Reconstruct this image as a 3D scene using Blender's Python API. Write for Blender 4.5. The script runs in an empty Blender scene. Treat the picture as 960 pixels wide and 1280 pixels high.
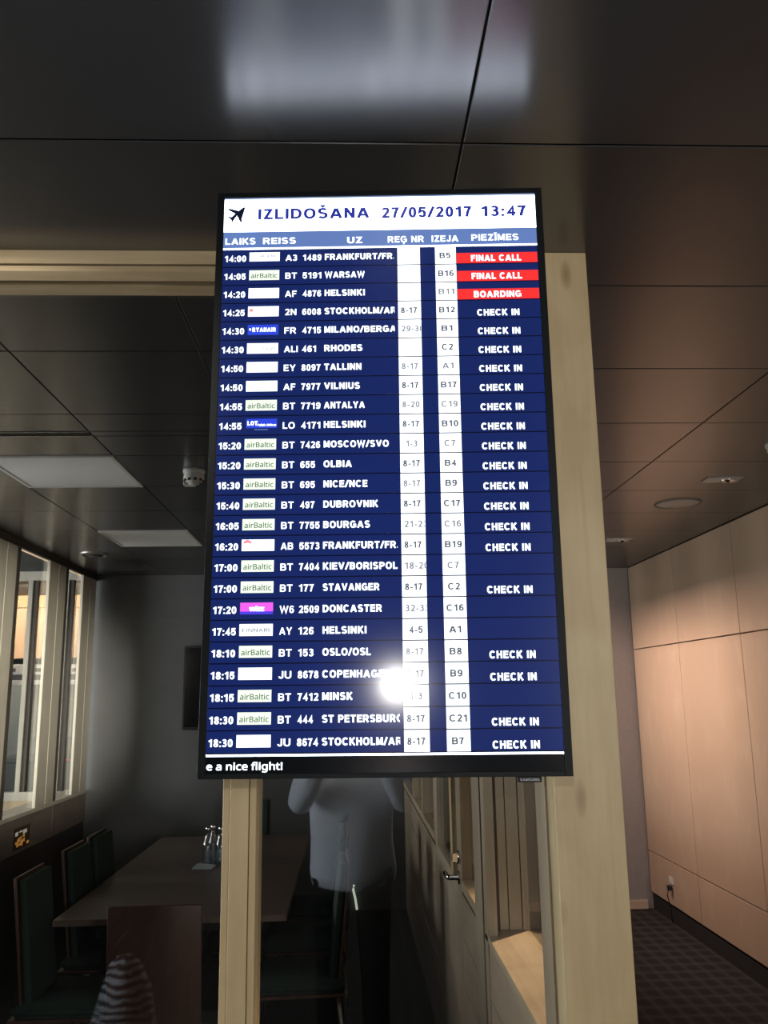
import bpy, bmesh, math, random, os
from mathutils import Vector, Matrix, Euler
random.seed(7)
S = bpy.context.scene
COL = S.collection
PI = math.pi
W, Hh, F = 960, 1280, 1076.0
CAM = Vector((0, 0, 1.78))

# ------------------------------------------------------------------ camera
cd = bpy.data.cameras.new('camera'); cam = bpy.data.objects.new('camera', cd); COL.objects.link(cam)
dY = Vector((-41.0, -226.0, -F)).normalized()
dZ = Vector((-78.0, 5140.0, -F)); dZ = (dZ - dY*dZ.dot(dY)).normalized()
dX = dY.cross(dZ)
R = Matrix((dX, dY, dZ))                 # camera axes expressed in the world
cam.matrix_world = Matrix.Translation(CAM) @ R.to_4x4()
cd.sensor_fit = 'VERTICAL'; cd.sensor_height = 36.0; cd.lens = 36.0*F/Hh
cd.clip_start = 0.02; cd.clip_end = 200
S.camera = cam

# ------------------------------------------------------------------ world, lamps, exposure
S.view_settings.view_transform = 'Standard'; S.view_settings.look = 'None'
S.view_settings.gamma = 1.0; S.view_settings.use_curve_mapping = False
S.view_settings.exposure = 0.0
S.cycles.max_bounces = 8; S.cycles.transparent_max_bounces = 24
wd = bpy.data.worlds.new('sky'); S.world = wd; wd.use_nodes = True
bg = wd.node_tree.nodes['Background']; bg.inputs[0].default_value = (0.50, 0.66, 0.78, 1); bg.inputs[1].default_value = 0.30

def lamp(name, kind, loc, target, energy, color=(1,1,1), **kw):
    l = bpy.data.lights.new(name, kind); l.energy = energy; l.color = color
    for k, v in kw.items(): setattr(l, k, v)
    o = bpy.data.objects.new(name, l); COL.objects.link(o); o.location = loc
    d = Vector(target) - Vector(loc)
    o.rotation_euler = d.to_track_quat('-Z', 'Y').to_euler()
    return o
# daylight reaching the hall from behind the viewer, right and left of him
lamp('daylight_front', 'AREA', (2.1, -4.2, 2.05), (0.1, 2, 1.2), 132, (1.0, 0.97, 0.91), shape='RECTANGLE', size=0.8, size_y=1.3)
lamp('daylight_side', 'AREA', (-5.0, 1.2, 1.6), (0, -0.4, 1.2), 55, (0.80, 0.90, 1.0), shape='RECTANGLE', size=1.2, size_y=1.6, spread=math.radians(70))
# added fill spot, out of view, brightening the mullions of the left wall
lamp('mullion_fill_spot', 'SPOT', (0.9, -3.0, 2.76), (-2.5, 6.45, 1.80), 9500, (1.0, 0.93, 0.80), spot_size=math.radians(12.5), spot_blend=1.0, shadow_soft_size=0.08)
# phone torch beside the lens
lamp('phone_torch', 'POINT', (0.002, 0.004, 1.845), (0, 2, 1.7), 17.0, (1.0, 0.97, 0.92), shadow_soft_size=0.006)
# warm lamps added out of view for the light pool on the corridor wall
for y in (5.85, 6.85): lamp('corridor_fill_lamp', 'AREA', (0.74, y, 2.80), (2.47, y, 1.62), 11.5, (1.0, 0.74, 0.62), shape='RECTANGLE', size=0.5, size_y=0.012, spread=math.radians(88))
lamp('sill_fill_spot', 'SPOT', (1.88, 4.27, 2.80), (0.50, 2.85, 0.98), 620, (1.0, 0.72, 0.50), spot_size=math.radians(34), spot_blend=0.8, shadow_soft_size=0.05)  # added fill spot that warms the near window sill
# daylight and lamps of the hall to the left of the meeting room
lamp('hall_lamp', 'AREA', (-3.9, 9.7, 2.90), (-3.8, 10.8, 2.5), 105, (1.0, 0.74, 0.52), shape='RECTANGLE', size=2.6, size_y=0.2)
lamp('hall_daylight', 'AREA', (-6.5, 5.0, 1.7), (0.5, 5.0, 1.2), 480, (0.95, 0.97, 1.0), shape='RECTANGLE', size=4.0, size_y=2.0)

# ------------------------------------------------------------------ materials
def newmat(name):
    m = bpy.data.materials.new(name); m.use_nodes = True
    nt = m.node_tree; return m, nt, nt.nodes['Principled BSDF']
def N(nt, t, **kw):
    n = nt.nodes.new(t)
    for k, v in kw.items(): setattr(n, k, v)
    return n
def ramp(nt, fac, stops):
    r = N(nt, 'ShaderNodeValToRGB'); e = r.color_ramp.elements
    while len(e) < len(stops): e.new(0.5)
    for i, (p, c) in enumerate(stops): e[i].position = p; e[i].color = (*c, 1)
    nt.links.new(fac, r.inputs[0]); return r.outputs[0]
def coords(nt, scale=(1,1,1), offset=True):
    tc = N(nt, 'ShaderNodeTexCoord'); mp = N(nt, 'ShaderNodeMapping'); mp.inputs['Scale'].default_value = scale
    nt.links.new(tc.outputs['Object'], mp.inputs[0])
    if offset:
        oi = N(nt, 'ShaderNodeObjectInfo'); mu = N(nt, 'ShaderNodeMath', operation='MULTIPLY'); mu.inputs[1].default_value = 37.0
        nt.links.new(oi.outputs['Random'], mu.inputs[0]); nt.links.new(mu.outputs[0], mp.inputs['Location'])
    return mp.outputs[0]
def noise(nt, vec, scale, detail=4, rough=0.55, dist=0.0):
    n = N(nt, 'ShaderNodeTexNoise'); n.inputs['Scale'].default_value = scale; n.inputs['Detail'].default_value = detail
    n.inputs['Roughness'].default_value = rough; n.inputs['Distortion'].default_value = dist
    nt.links.new(vec, n.inputs['Vector']); return n.outputs[0]
def bump(nt, b, h, strength=0.2, dist=0.002):
    n = N(nt, 'ShaderNodeBump'); n.inputs['Strength'].default_value = strength; n.inputs['Distance'].default_value = dist
    nt.links.new(h, n.inputs['Height']); nt.links.new(n.outputs[0], b.inputs['Normal'])
def plain(name, col, rough=0.5, metal=0.0, spec=0.5, var=0.12, scale=30, bs=0.08):
    m, nt, b = newmat(name)
    v = coords(nt); n = noise(nt, v, scale)
    c = ramp(nt, n, [(0.3, [x*(1-var) for x in col]), (0.7, [min(1, x*(1+var)) for x in col])])
    nt.links.new(c, b.inputs['Base Color'])
    b.inputs['Roughness'].default_value = rough; b.inputs['Metallic'].default_value = metal
    b.inputs['Specular IOR Level'].default_value = spec
    if bs: bump(nt, b, n, bs)
    return m
def wood(name, dark, light, axis='Z', rough=0.42, knots=False, grain=1.0):
    m, nt, b = newmat(name)
    st = {'X': (0.9, 14, 14), 'Y': (14, 0.9, 14), 'Z': (14, 14, 0.9)}[axis]
    v = coords(nt, st); n1 = noise(nt, v, 2.2, 6, 0.6, 0.6)
    v2 = coords(nt, (1.0, 1.0, 1.0) if axis != 'Z' else (1.3, 1.3, 0.8)); n2 = noise(nt, v2, 5.0, 3, 0.5, 0.4)
    v3 = coords(nt, tuple(s*4 for s in st)); n3 = noise(nt, v3, 6.0, 4)
    mx = N(nt, 'ShaderNodeMath', operation='MULTIPLY_ADD'); nt.links.new(n1, mx.inputs[0]); mx.inputs[1].default_value = 0.55*grain
    m2 = N(nt, 'ShaderNodeMath', operation='MULTIPLY'); nt.links.new(n2, m2.inputs[0]); m2.inputs[1].default_value = 0.45
    nt.links.new(m2.outputs[0], mx.inputs[2])
    m3 = N(nt, 'ShaderNodeMath', operation='MULTIPLY_ADD'); nt.links.new(n3, m3.inputs[0]); m3.inputs[1].default_value = 0.12*grain
    nt.links.new(mx.outputs[0], m3.inputs[2])
    c = ramp(nt, m3.outputs[0], [(0.36, dark), (0.66, light)])
    if knots:
        vo = N(nt, 'ShaderNodeTexVoronoi'); vo.inputs['Scale'].default_value = 1.0
        nt.links.new(coords(nt, (9.0, 9.0, 3.2)), vo.inputs['Vector'])
        k = ramp(nt, vo.outputs['Distance'], [(0.03, (0.45, 0.33, 0.22)), (0.15, (1, 1, 1))])
        mm = N(nt, 'ShaderNodeMix', data_type='RGBA', blend_type='MULTIPLY'); mm.inputs[0].default_value = 0.75
        nt.links.new(c, mm.inputs[6]); nt.links.new(k, mm.inputs[7]); c = mm.outputs[2]
    nt.links.new(c, b.inputs['Base Color']); b.inputs['Roughness'].default_value = rough
    bump(nt, b, n3, 0.05, 0.001)
    return m
def glass(name, tint=(0.93, 0.96, 0.95), ior=1.52, rough=0.0):
    m = bpy.data.materials.new(name); m.use_nodes = True; nt = m.node_tree; nt.nodes.clear()
    out = N(nt, 'ShaderNodeOutputMaterial'); mx = N(nt, 'ShaderNodeMixShader'); fr = N(nt, 'ShaderNodeFresnel'); ge = N(nt, 'ShaderNodeNewGeometry')
    mr = N(nt, 'ShaderNodeMapRange'); mr.inputs['To Min'].default_value = ior; mr.inputs['To Max'].default_value = 1.0/ior
    nt.links.new(ge.outputs['Backfacing'], mr.inputs['Value']); nt.links.new(mr.outputs[0], fr.inputs['IOR'])
    tr = N(nt, 'ShaderNodeBsdfTransparent'); tr.inputs[0].default_value = (*tint, 1)
    gl = N(nt, 'ShaderNodeBsdfGlossy'); gl.inputs['Roughness'].default_value = rough
    nt.links.new(fr.outputs[0], mx.inputs[0]); nt.links.new(tr.outputs[0], mx.inputs[1]); nt.links.new(gl.outputs[0], mx.inputs[2])
    nt.links.new(mx.outputs[0], out.inputs[0]); return m
def screen(name, col, strength=1.0, rough=0.135):
    m, nt, b = newmat(name)
    b.inputs['Base Color'].default_value = (0.004, 0.004, 0.005, 1); b.inputs['Roughness'].default_value = rough
    b.inputs['Specular IOR Level'].default_value = 0.38
    v = coords(nt, (1, 1, 1), False); n = noise(nt, v, 3.0, 2)
    c = ramp(nt, n, [(0.2, [x*0.95 for x in col]), (0.8, [x*1.05 for x in col])])
    nt.links.new(c, b.inputs['Emission Color']); b.inputs['Emission Strength'].default_value = strength
    return m
M = {}
M['ceil'] = None
def ceiling_mat():
    m, nt, b = newmat('anodised_ceiling_metal')
    n = noise(nt, coords(nt), 1.5, 2)
    c = ramp(nt, n, [(0.3, (0.160, 0.157, 0.160)), (0.7, (0.172, 0.169, 0.172))])
    nt.links.new(c, b.inputs['Base Color']); b.inputs['Metallic'].default_value = 0.82
    b.inputs['Roughness'].default_value = 0.27; b.inputs['Anisotropic'].default_value = 0.6
    tg = N(nt, 'ShaderNodeCombineXYZ'); tg.inputs[1].default_value = 1.0; nt.links.new(tg.outputs[0], b.inputs['Tangent'])
    return m
M['ceil'] = ceiling_mat()
M['void'] = plain('black_void', (0.012, 0.012, 0.012), 0.9)
M['birch'] = wood('birch_post_wood', (0.45, 0.33, 0.17), (0.62, 0.49, 0.29), 'Z', 0.5, True, 0.6)
M['birch_x'] = wood('birch_beam_wood', (0.40, 0.30, 0.17), (0.56, 0.44, 0.28), 'X', 0.45)
M['birch_y'] = wood('birch_rail_wood', (0.40, 0.31, 0.20), (0.56, 0.46, 0.32), 'Y', 0.35)
M['mullion'] = wood('greyed_oak_mullion', (0.46, 0.43, 0.36), (0.58, 0.55, 0.47), 'Z', 0.4)
M['side'] = wood('side_wall_wood', (0.38, 0.30, 0.22), (0.54, 0.435, 0.325), 'Y', 0.3)
M['side_z'] = wood('side_wall_stile_wood', (0.36, 0.29, 0.205), (0.50, 0.42, 0.31), 'Z', 0.3)
M['panel'] = wood('corridor_plywood', (0.47, 0.345, 0.25), (0.61, 0.47, 0.35), 'Z', 0.38, False, 0.35)
M['groove'] = plain('dark_groove', (0.085, 0.055, 0.035), 0.7)
M['dark_rail'] = wood('dark_rail_wood', (0.05, 0.04, 0.032), (0.09, 0.075, 0.06), 'Y', 0.4)
M['grey'] = plain('grey_wall_paint', (0.115, 0.120, 0.128), 0.55, var=0.06, scale=6)
M['end'] = plain('corridor_end_paint', (0.30, 0.26, 0.25), 0.6, var=0.05)
M['lower'] = plain('dark_wall_panel', (0.055, 0.052, 0.05), 0.5)
M['glass'] = glass('partition_glass', (0.93, 0.93, 0.92), 1.60)
M['glass2'] = glass('side_glass', (0.94, 0.94, 0.92), 1.5)
M['clear'] = glass('bottle_glass', (0.88, 0.94, 0.98), 2.3, 0.03)
M['chrome'] = plain('chrome', (0.75, 0.76, 0.78), 0.15, 1.0, bs=0)
M['steel'] = plain('brushed_steel', (0.45, 0.44, 0.43), 0.35, 1.0)
M['white'] = plain('white_plastic', (0.62, 0.62, 0.61), 0.45, var=0.03)
M['diffuser'] = plain('light_diffuser', (0.78, 0.80, 0.80), 0.5, var=0.02, bs=0)
M['table'] = wood('dark_table_veneer', (0.088, 0.062, 0.050), (0.135, 0.098, 0.080), 'Y', 0.38)
M['green'] = plain('dark_green_fabric', (0.016, 0.036, 0.029), 0.85, scale=200, bs=0.3)
M['brown'] = wood('red_brown_shell', (0.05, 0.026, 0.018), (0.085, 0.045, 0.032), 'Z', 0.4)
M['black'] = plain('black_plastic', (0.014, 0.014, 0.016), 0.35, var=0.08)
M['blackgloss'] = plain('black_gloss', (0.008, 0.008, 0.010), 0.12, bs=0)
M['carpet_dark'] = plain('charcoal_carpet', (0.020, 0.021, 0.022), 0.95, scale=400, bs=0.4)
def carpet():
    m, nt, b = newmat('patterned_carpet')
    tc = N(nt, 'ShaderNodeTexCoord'); sp = N(nt, 'ShaderNodeSeparateXYZ'); nt.links.new(tc.outputs['Object'], sp.inputs[0])
    def mth(op, a, c=None):
        n = N(nt, 'ShaderNodeMath', operation=op)
        for i, x in enumerate((a, c)):
            if x is None: continue
            if isinstance(x, (int, float)): n.inputs[i].default_value = x
            else: nt.links.new(x, n.inputs[i])
        return n.outputs[0]
    x = mth('MULTIPLY', sp.outputs[0], 2*PI/0.21); y = mth('MULTIPLY', sp.outputs[1], 2*PI/0.30)
    s = mth('MULTIPLY', mth('COSINE', x), mth('COSINE', y)); a = mth('ABSOLUTE', s)
    c = ramp(nt, a, [(0.0, (0.062, 0.058, 0.056)), (0.10, (0.036, 0.033, 0.032)), (0.45, (0.030, 0.026, 0.026)), (0.62, (0.013, 0.009, 0.010))])
    n = noise(nt, tc.outputs['Object'], 500, 2); cc = ramp(nt, n, [(0.3, (0.45,)*3), (0.7, (1.0,)*3)])
    mm = N(nt, 'ShaderNodeMix', data_type='RGBA', blend_type='MULTIPLY'); mm.inputs[0].default_value = 1
    nt.links.new(c, mm.inputs[6]); nt.links.new(cc, mm.inputs[7]); nt.links.new(mm.outputs[2], b.inputs['Base Color'])
    b.inputs['Roughness'].default_value = 0.95; bump(nt, b, n, 0.4); return m
M['carpet'] = carpet()
M['shirt'] = plain('pale_shirt', (0.74, 0.78, 0.84), 0.8, var=0.03, scale=60)
M['trousers'] = plain('black_trousers', (0.006, 0.006, 0.008), 0.9, spec=0.1)
M['skin'] = plain('skin', (0.55, 0.36, 0.27), 0.5, var=0.06)
M['hair'] = plain('dark_hair', (0.03, 0.022, 0.016), 0.7)
def striped():
    m, nt, b = newmat('striped_fabric')
    tc = N(nt, 'ShaderNodeTexCoord'); w = N(nt, 'ShaderNodeTexWave'); w.bands_direction = 'Z'; w.inputs['Scale'].default_value = 9; w.inputs['Distortion'].default_value = 7.0
    nt.links.new(tc.outputs['Object'], w.inputs[0]); nt.links.new(ramp(nt, w.outputs[1], [(0.45, (0.03, 0.03, 0.035)), (0.55, (0.40, 0.40, 0.42))]), b.inputs['Base Color'])
    b.inputs['Roughness'].default_value = 0.85; return m
M['striped'] = striped()

# ------------------------------------------------------------------ geometry helpers
def link(name, me, mat=None, parent=None, smooth=False):
    o = bpy.data.objects.new(name, me); COL.objects.link(o)
    if mat is not None:
        me.materials.clear(); me.materials.append(mat)
    if parent is not None: o.parent = parent
    if smooth:
        for p in me.polygons: p.use_smooth = True
    return o
def bm_box(bm, x0, x1, y0, y1, z0, z1, bev=0.0):
    vs = [bm.verts.new((x, y, z)) for z in (z0, z1) for y in (y0, y1) for x in (x0, x1)]
    fs = [(0,2,3,1), (4,5,7,6), (0,1,5,4), (2,6,7,3), (0,4,6,2), (1,3,7,5)]
    faces = [bm.faces.new([vs[i] for i in f]) for f in fs]
    if bev > 0:
        es = list({e for f in faces for e in f.edges})
        bmesh.ops.bevel(bm, geom=es, offset=bev, segments=1, affect='EDGES', profile=0.5)
def box(name, x0, x1, y0, y1, z0, z1, mat, parent=None, bev=0.0, origin=None):
    bm = bmesh.new()
    ox, oy, oz = origin or (0, 0, 0)
    bm_box(bm, x0-ox, x1-ox, y0-oy, y1-oy, z0-oz, z1-oz, bev)
    me = bpy.data.meshes.new(name); bm.to_mesh(me); bm.free()
    o = link(name, me, mat, parent)
    if origin: o.location = origin
    return o
def boxes(name, lst, mat, parent=None, bev=0.0):
    bm = bmesh.new()
    for b in lst: bm_box(bm, *b, bev)
    me = bpy.data.meshes.new(name); bm.to_mesh(me); bm.free(); return link(name, me, mat, parent)
def lathe(name, prof, mat, parent=None, seg=24, loc=None, axis='Z', smooth=True):
    bm = bmesh.new(); rings = []
    for r, z in prof:
        if r < 1e-6: rings.append([bm.verts.new((0, 0, z))]); continue
        rings.append([bm.verts.new((r*math.cos(2*PI*i/seg), r*math.sin(2*PI*i/seg), z)) for i in range(seg)])
    for a, b in zip(rings, rings[1:]):
        for i in range(seg):
            j = (i+1) % seg
            if len(a) == 1 and len(b) == 1: continue
            if len(a) == 1: bm.faces.new((a[0], b[i], b[j]))
            elif len(b) == 1: bm.faces.new((a[i], a[j], b[0]))
            else: bm.faces.new((a[i], a[j], b[j], b[i]))
    if axis == 'Y': bmesh.ops.rotate(bm, verts=bm.verts, matrix=Matrix.Rotation(PI/2, 3, 'X'))
    if axis == 'X': bmesh.ops.rotate(bm, verts=bm.verts, matrix=Matrix.Rotation(PI/2, 3, 'Y'))
    bmesh.ops.recalc_face_normals(bm, faces=bm.faces)
    me = bpy.data.meshes.new(name); bm.to_mesh(me); bm.free()
    o = link(name, me, mat, parent, smooth)
    if loc: o.location = loc
    return o
def tube(name, pts, rad, mat, parent=None, seg=10):
    pts = [Vector(p) for p in pts]; rads = rad if isinstance(rad, (list, tuple)) else [rad]*len(pts)
    bm = bmesh.new(); rings = []
    for i, p in enumerate(pts):
        d = (pts[min(i+1, len(pts)-1)] - pts[max(i-1, 0)]).normalized()
        u = d.cross(Vector((0, 0, 1)));
        if u.length < 0.05: u = d.cross(Vector((0, 1, 0)))
        u.normalize(); v = d.cross(u)
        rings.append([bm.verts.new(p + rads[i]*(math.cos(2*PI*k/seg)*u + math.sin(2*PI*k/seg)*v)) for k in range(seg)])
    for a, b in zip(rings, rings[1:]):
        for k in range(seg): bm.faces.new((a[k], a[(k+1) % seg], b[(k+1) % seg], b[k]))
    bm.faces.new(rings[0][::-1]); bm.faces.new(rings[-1])
    bmesh.ops.recalc_face_normals(bm, faces=bm.faces)
    me = bpy.data.meshes.new(name); bm.to_mesh(me); bm.free(); return link(name, me, mat, parent, True)
def poly_prism(name, pts, y0, y1, mat, parent=None):
    """pts (x, z), extruded along y"""
    bm = bmesh.new(); a = [bm.verts.new((x, y0, z)) for x, z in pts]; b = [bm.verts.new((x, y1, z)) for x, z in pts]
    bm.faces.new(a); bm.faces.new(b[::-1]); n = len(pts)
    for i in range(n): bm.faces.new((a[i], b[i], b[(i+1) % n], a[(i+1) % n]))
    bmesh.ops.recalc_face_normals(bm, faces=bm.faces)
    me = bpy.data.meshes.new(name); bm.to_mesh(me); bm.free(); return link(name, me, mat, parent)
def empty(name, loc=(0,0,0), rot=(0,0,0)):
    o = bpy.data.objects.new(name, None); COL.objects.link(o); o.location = loc; o.rotation_euler = rot; o.empty_display_size = 0.1; return o
def tag(o, label, cat, group=None):
    o['label'] = label; o['category'] = cat
    if group: o['group'] = group
    return o
def struct(o): o['kind'] = 'structure'; return o
def copy_tree(o, parent=None):
    c = o.copy(); COL.objects.link(c)
    if parent is not None: c.parent = parent
    for ch in list(o.children): copy_tree(ch, c)
    return c

CZ = 2.836      # ceiling height
# ================================================================== FLOOR
fl = struct(box('floor', -9, 4.2, -9, 14, -0.12, -0.012, M['void']))
def floor_part(name, x0, x1, y0, y1, m): return box(name, x0, x1, y0, y1, -0.012, 0.0, m, fl)
floor_part('room_carpet', -2.25, 0.45, 1.93, 7.73, M['carpet_dark'])
floor_part('corridor_carpet', 0.60, 2.60, 1.93, 7.55, M['carpet'])
floor_part('hall_carpet', -5.5, 2.60, -8, 1.93, M['carpet'])
floor_part('left_hall_floor', -8.8, -2.35, 1.93, 11.5, plain('grey_stone_floor', (0.22, 0.22, 0.22), 0.4))

# ================================================================== CEILING
ce = struct(boxes('ceiling', [(-5.6, 2.62, -8.2, 2.05, CZ+0.018, CZ+0.14), (-2.285, 2.62, 2.05, 7.9, CZ+0.018, CZ+0.05)], M['void']))
panel_meshes = {}
def cpanel(x0, x1, y0, y1, name='ceiling_panel'):
    g = 0.0022; w = round(x1-x0-2*g, 4); d = round(y1-y0-2*g, 4)
    if w < 0.03 or d < 0.03: return
    if (w, d) not in panel_meshes:
        bm = bmesh.new(); bm_box(bm, -w/2, w/2, -d/2, d/2, 0, 0.018, 0.0018)
        me = bpy.data.meshes.new('ceiling_panel'); bm.to_mesh(me); bm.free(); me.materials.append(M['ceil']); panel_meshes[(w, d)] = me
    o = bpy.data.objects.new(name, panel_meshes[(w, d)]); COL.objects.link(o); o.parent = ce
    o.location = ((x0+x1)/2, (y0+y1)/2, CZ)
ysh = [1.505 + 0.602*k for k in range(-9, 11)]
def clip(a, lo, hi): return sorted({lo, hi} | {v for v in a if lo+0.02 < v < hi-0.02})
xs = clip([0.226 + 1.214*k for k in range(-5, 3)], -5.5, 2.50); ys = clip(ysh, -3.9, 1.945)
for a, b in zip(xs, xs[1:]):
    for c, d in zip(ys, ys[1:]): cpanel(a, b, c, 2.107 if (a > 0.2 and d > 1.9) else d)
xs = clip([1.44], 0.59, 2.50); ys = clip(ysh, 2.107, 7.56)
for a, b in zip(xs, xs[1:]):
    for c, d in zip(ys, ys[1:]): cpanel(a, b, c, d)
LX = (-1.645, -1.058)                                      # ceiling light bay
xs = [-2.27, -1.645, -1.058, -0.468, 0.12, 0.46]; ys = [1.98, 2.56, 3.18, 3.40, 3.465, 3.765, 4.352, 4.956, 5.575, 6.172, 6.77, 7.37, 7.74]
for a, b in zip(xs, xs[1:]):
    for c, d in zip(ys, ys[1:]):
        if a == -1.645 and c in (3.765, 5.575): continue
        if a < -1.0 and b < -1.0 and c == 3.40: continue
        if b > 0.4 and c < 2: c = 2.112
        cpanel(a, b, c, d)
box('hall_ceiling_sheet', -5.5, 2.5, -8, -3.9, CZ, CZ+0.018, M['ceil'], ce)
# ceiling lights (switched off) in the meeting room
def ceiling_light(y0, y1, label):
    t = empty('ceiling_light', ((LX[0]+LX[1])/2, (y0+y1)/2, CZ-0.006))
    w = (LX[1]-LX[0])/2-0.003; d = (y1-y0)/2-0.003; b = 0.018
    boxes('frame', [(-w, w, -d, -d+b, 0, 0.022), (-w, w, d-b, d, 0, 0.022), (-w, -w+b, -d+b, d-b, 0, 0.022), (w-b, w, -d+b, d-b, 0, 0.022)], M['white'], t, 0.001)
    box('diffuser', -w+b, w-b, -d+b, d-b, 0.003, 0.012, M['diffuser'], t)
    return tag(t, label, 'ceiling light', 'unlit square ceiling lights of the meeting room')
ceiling_light(3.765, 4.352, 'larger-looking unlit square ceiling light, the nearer one above the meeting table')
ceiling_light(5.575, 6.172, 'smaller-looking unlit square ceiling light, farther off towards the grey wall')
# slot vent
t = empty('slot_vent', (-1.66, 3.4325, CZ))
box('vent_back', -0.6, 0.6, -0.028, 0.028, 0.010, 0.017, M['void'], t)
for k in (-1, 1): box('vent_lip', -0.6, 0.6, min(k*0.024, k*0.031), max(k*0.024, k*0.031), -0.003, 0.012, M['steel'], t)
box('vent_blade', -0.6, 0.6, -0.003, 0.003, -0.001, 0.010, M['black'], t)
tag(t, 'long dark slot air vent in the ceiling before the nearer ceiling light', 'air vent')
# round diffuser
t = empty('round_air_diffuser', (-1.93, 6.5, CZ))
lathe('diffuser_ring', [(0.105, 0), (0.105, -0.006), (0.088, -0.016), (0.082, -0.006), (0.082, 0)], M['steel'], t, 32)
lathe('diffuser_disc', [(0, -0.001), (0.07, -0.001), (0.07, -0.012), (0.05, -0.022), (0, -0.024)], M['black'], t, 32)
tag(t, 'small round air diffuser on the ceiling above the left windows', 'air diffuser')
# smoke detector and its small neighbour
t = empty('smoke_detector', (-0.745, 4.03, CZ))
lathe('base', [(0, 0), (0.052, 0), (0.052, -0.014), (0.048, -0.016), (0, -0.016)], M['white'], t, 28)
hd = lathe('detector_head', [(0.046, -0.016), (0.050, -0.045), (0.043, -0.056), (0.030, -0.058), (0.026, -0.070), (0, -0.073)], M['white'], t, 28)
for k in range(10):
    a = 2*PI*k/10; o = box('vent_opening', -0.007, 0.007, -0.003, 0.003, -0.006, 0.006, M['black'], hd)
    o.location = (0.0455*math.cos(a), 0.0455*math.sin(a), -0.052); o.rotation_euler = (0, 0, a+PI/2)
tag(t, 'white round smoke detector with dark vent openings under the room ceiling', 'smoke detector')
t = empty('call_point_indicator', (-0.80, 4.22, CZ))
box('housing', -0.03, 0.03, -0.02, 0.02, -0.032, 0, M['white'], t, 0.004); box('lens', -0.012, 0.012, -0.0215, -0.0195, -0.022, -0.010, M['steel'], t)
tag(t, 'small white box fixed to the ceiling just behind the smoke detector', 'indicator')
# corridor ceiling fittings
t = empty('ceiling_speaker', (1.914, 4.845, CZ))
lathe('grille', [(0, -0.004), (0.118, -0.004), (0.122, -0.002)], plain('speaker_grille', (0.62, 0.60, 0.58), 0.7, scale=300), t, 48)
lathe('rim', [(0.122, 0), (0.122, -0.006), (0.132, -0.006), (0.134, 0)], plain('speaker_rim', (0.17, 0.16, 0.15), 0.6), t, 48)
tag(t, 'flat round grey ceiling speaker between the two square downlights', 'speaker')
def downlight(loc, label):
    t = empty('downlight', loc)
    w, d, b = 0.095, 0.055, 0.008
    boxes('frame', [(-w, w, -d, -d+b, -0.005, 0), (-w, w, d-b, d, -0.005, 0), (-w, -w+b, -d+b, d-b, -0.005, 0), (w-b, w, -d+b, d-b, -0.005, 0)], M['steel'], t)
    box('plate', -w+b, w-b, -d+b, d-b, -0.0035, 0, M['white'], t)
    lathe('reflector', [(0.036, -0.004), (0.039, -0.009), (0.033, -0.010), (0.022, -0.006), (0, -0.005)], M['chrome'], t, 24, (0.03, 0, 0))
    lathe('bulb', [(0.012, -0.005), (0.011, -0.014), (0, -0.018)], M['blackgloss'], t, 16, (0.03, 0, 0))
    return tag(t, label, 'downlight', 'square metal downlights of the corridor')
downlight((1.93, 4.27, CZ), 'square metal downlight with round lamp, nearer side of the ceiling speaker')
downlight((1.94, 6.08, CZ), 'square metal downlight deepest in the corridor, beside the wooden post')
t = empty('ceiling_sensor', (1.90, 3.62, CZ))
lathe('base', [(0, 0), (0.05, 0), (0.05, -0.012), (0, -0.012)], M['white'], t, 24); lathe('dome', [(0.044, -0.012), (0.042, -0.035), (0.025, -0.05), (0, -0.054)], M['white'], t, 24)
tag(t, 'white domed ceiling sensor cut by the picture edge above the corridor', 'sensor')
# unseen trough added around the warm lamps; its lip cuts their upper light
t = empty('light_shaping_trough', (0.74, 0, CZ))
box('added_trough', -0.05, 0.05, 4.8, 7.50, -0.008, 0, M['black'], t); box('light_cutoff_lip', 0.045, 0.050, 4.8, 7.50, -0.0490, -0.008, M['black'], t); box('light_cutoff_lip', -0.05, -0.045, 4.8, 7.50, -0.0490, -0.008, M['black'], t)
for y0, y1 in ((5.5, 6.2), (6.5, 7.2)): box('added_lamp_strip', -0.03, 0.01, y0, y1, -0.020, -0.008, M['white'], t)
tag(t, 'long added trough, out of view, shaping the warm light on the corridor wall', 'light baffle')

# ================================================================== WALL_RIGHT : corridor plywood
wr = struct(box('wall_right', 2.50, 2.62, -0.5, 7.67, -0.0, CZ+0.02, M['groove']))
vy = [7.53 - 1.055*k for k in range(0, 8)]
for a, b in zip(vy[1:], vy):
    for z0, z1, m in ((0.135, 0.460, 'panel'), (0.460, 2.112, 'panel'), (2.112, CZ-0.002, 'panel')):
        box('wood_panel', 2.47, 2.50, a+0.003, b-0.003, z0+0.004, z1-0.004, M[m], wr, 0.0015)
box('plinth', 2.487, 2.502, -0.5, 7.54, 0.0, 0.135, M['void'], wr)
# socket with a plug
t = empty('wall_socket', (2.47, 7.02, 0.30))
box('face_plate', -0.008, 0, -0.04, 0.04, -0.005, 0.045, M['white'], t, 0.002); box('plug', -0.04, -0.008, -0.018, 0.018, -0.05, -0.012, M['black'], t, 0.004)
tube('plug_cable', [(-0.034, 0, -0.05), (-0.040, 0.01, -0.09), (-0.02, 0.02, -0.16), (-0.012, 0.02, -0.29)], 0.004, M['black'], t)
tag(t, 'white wall socket with dark plug low on the corridor wood panelling', 'socket')

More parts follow.
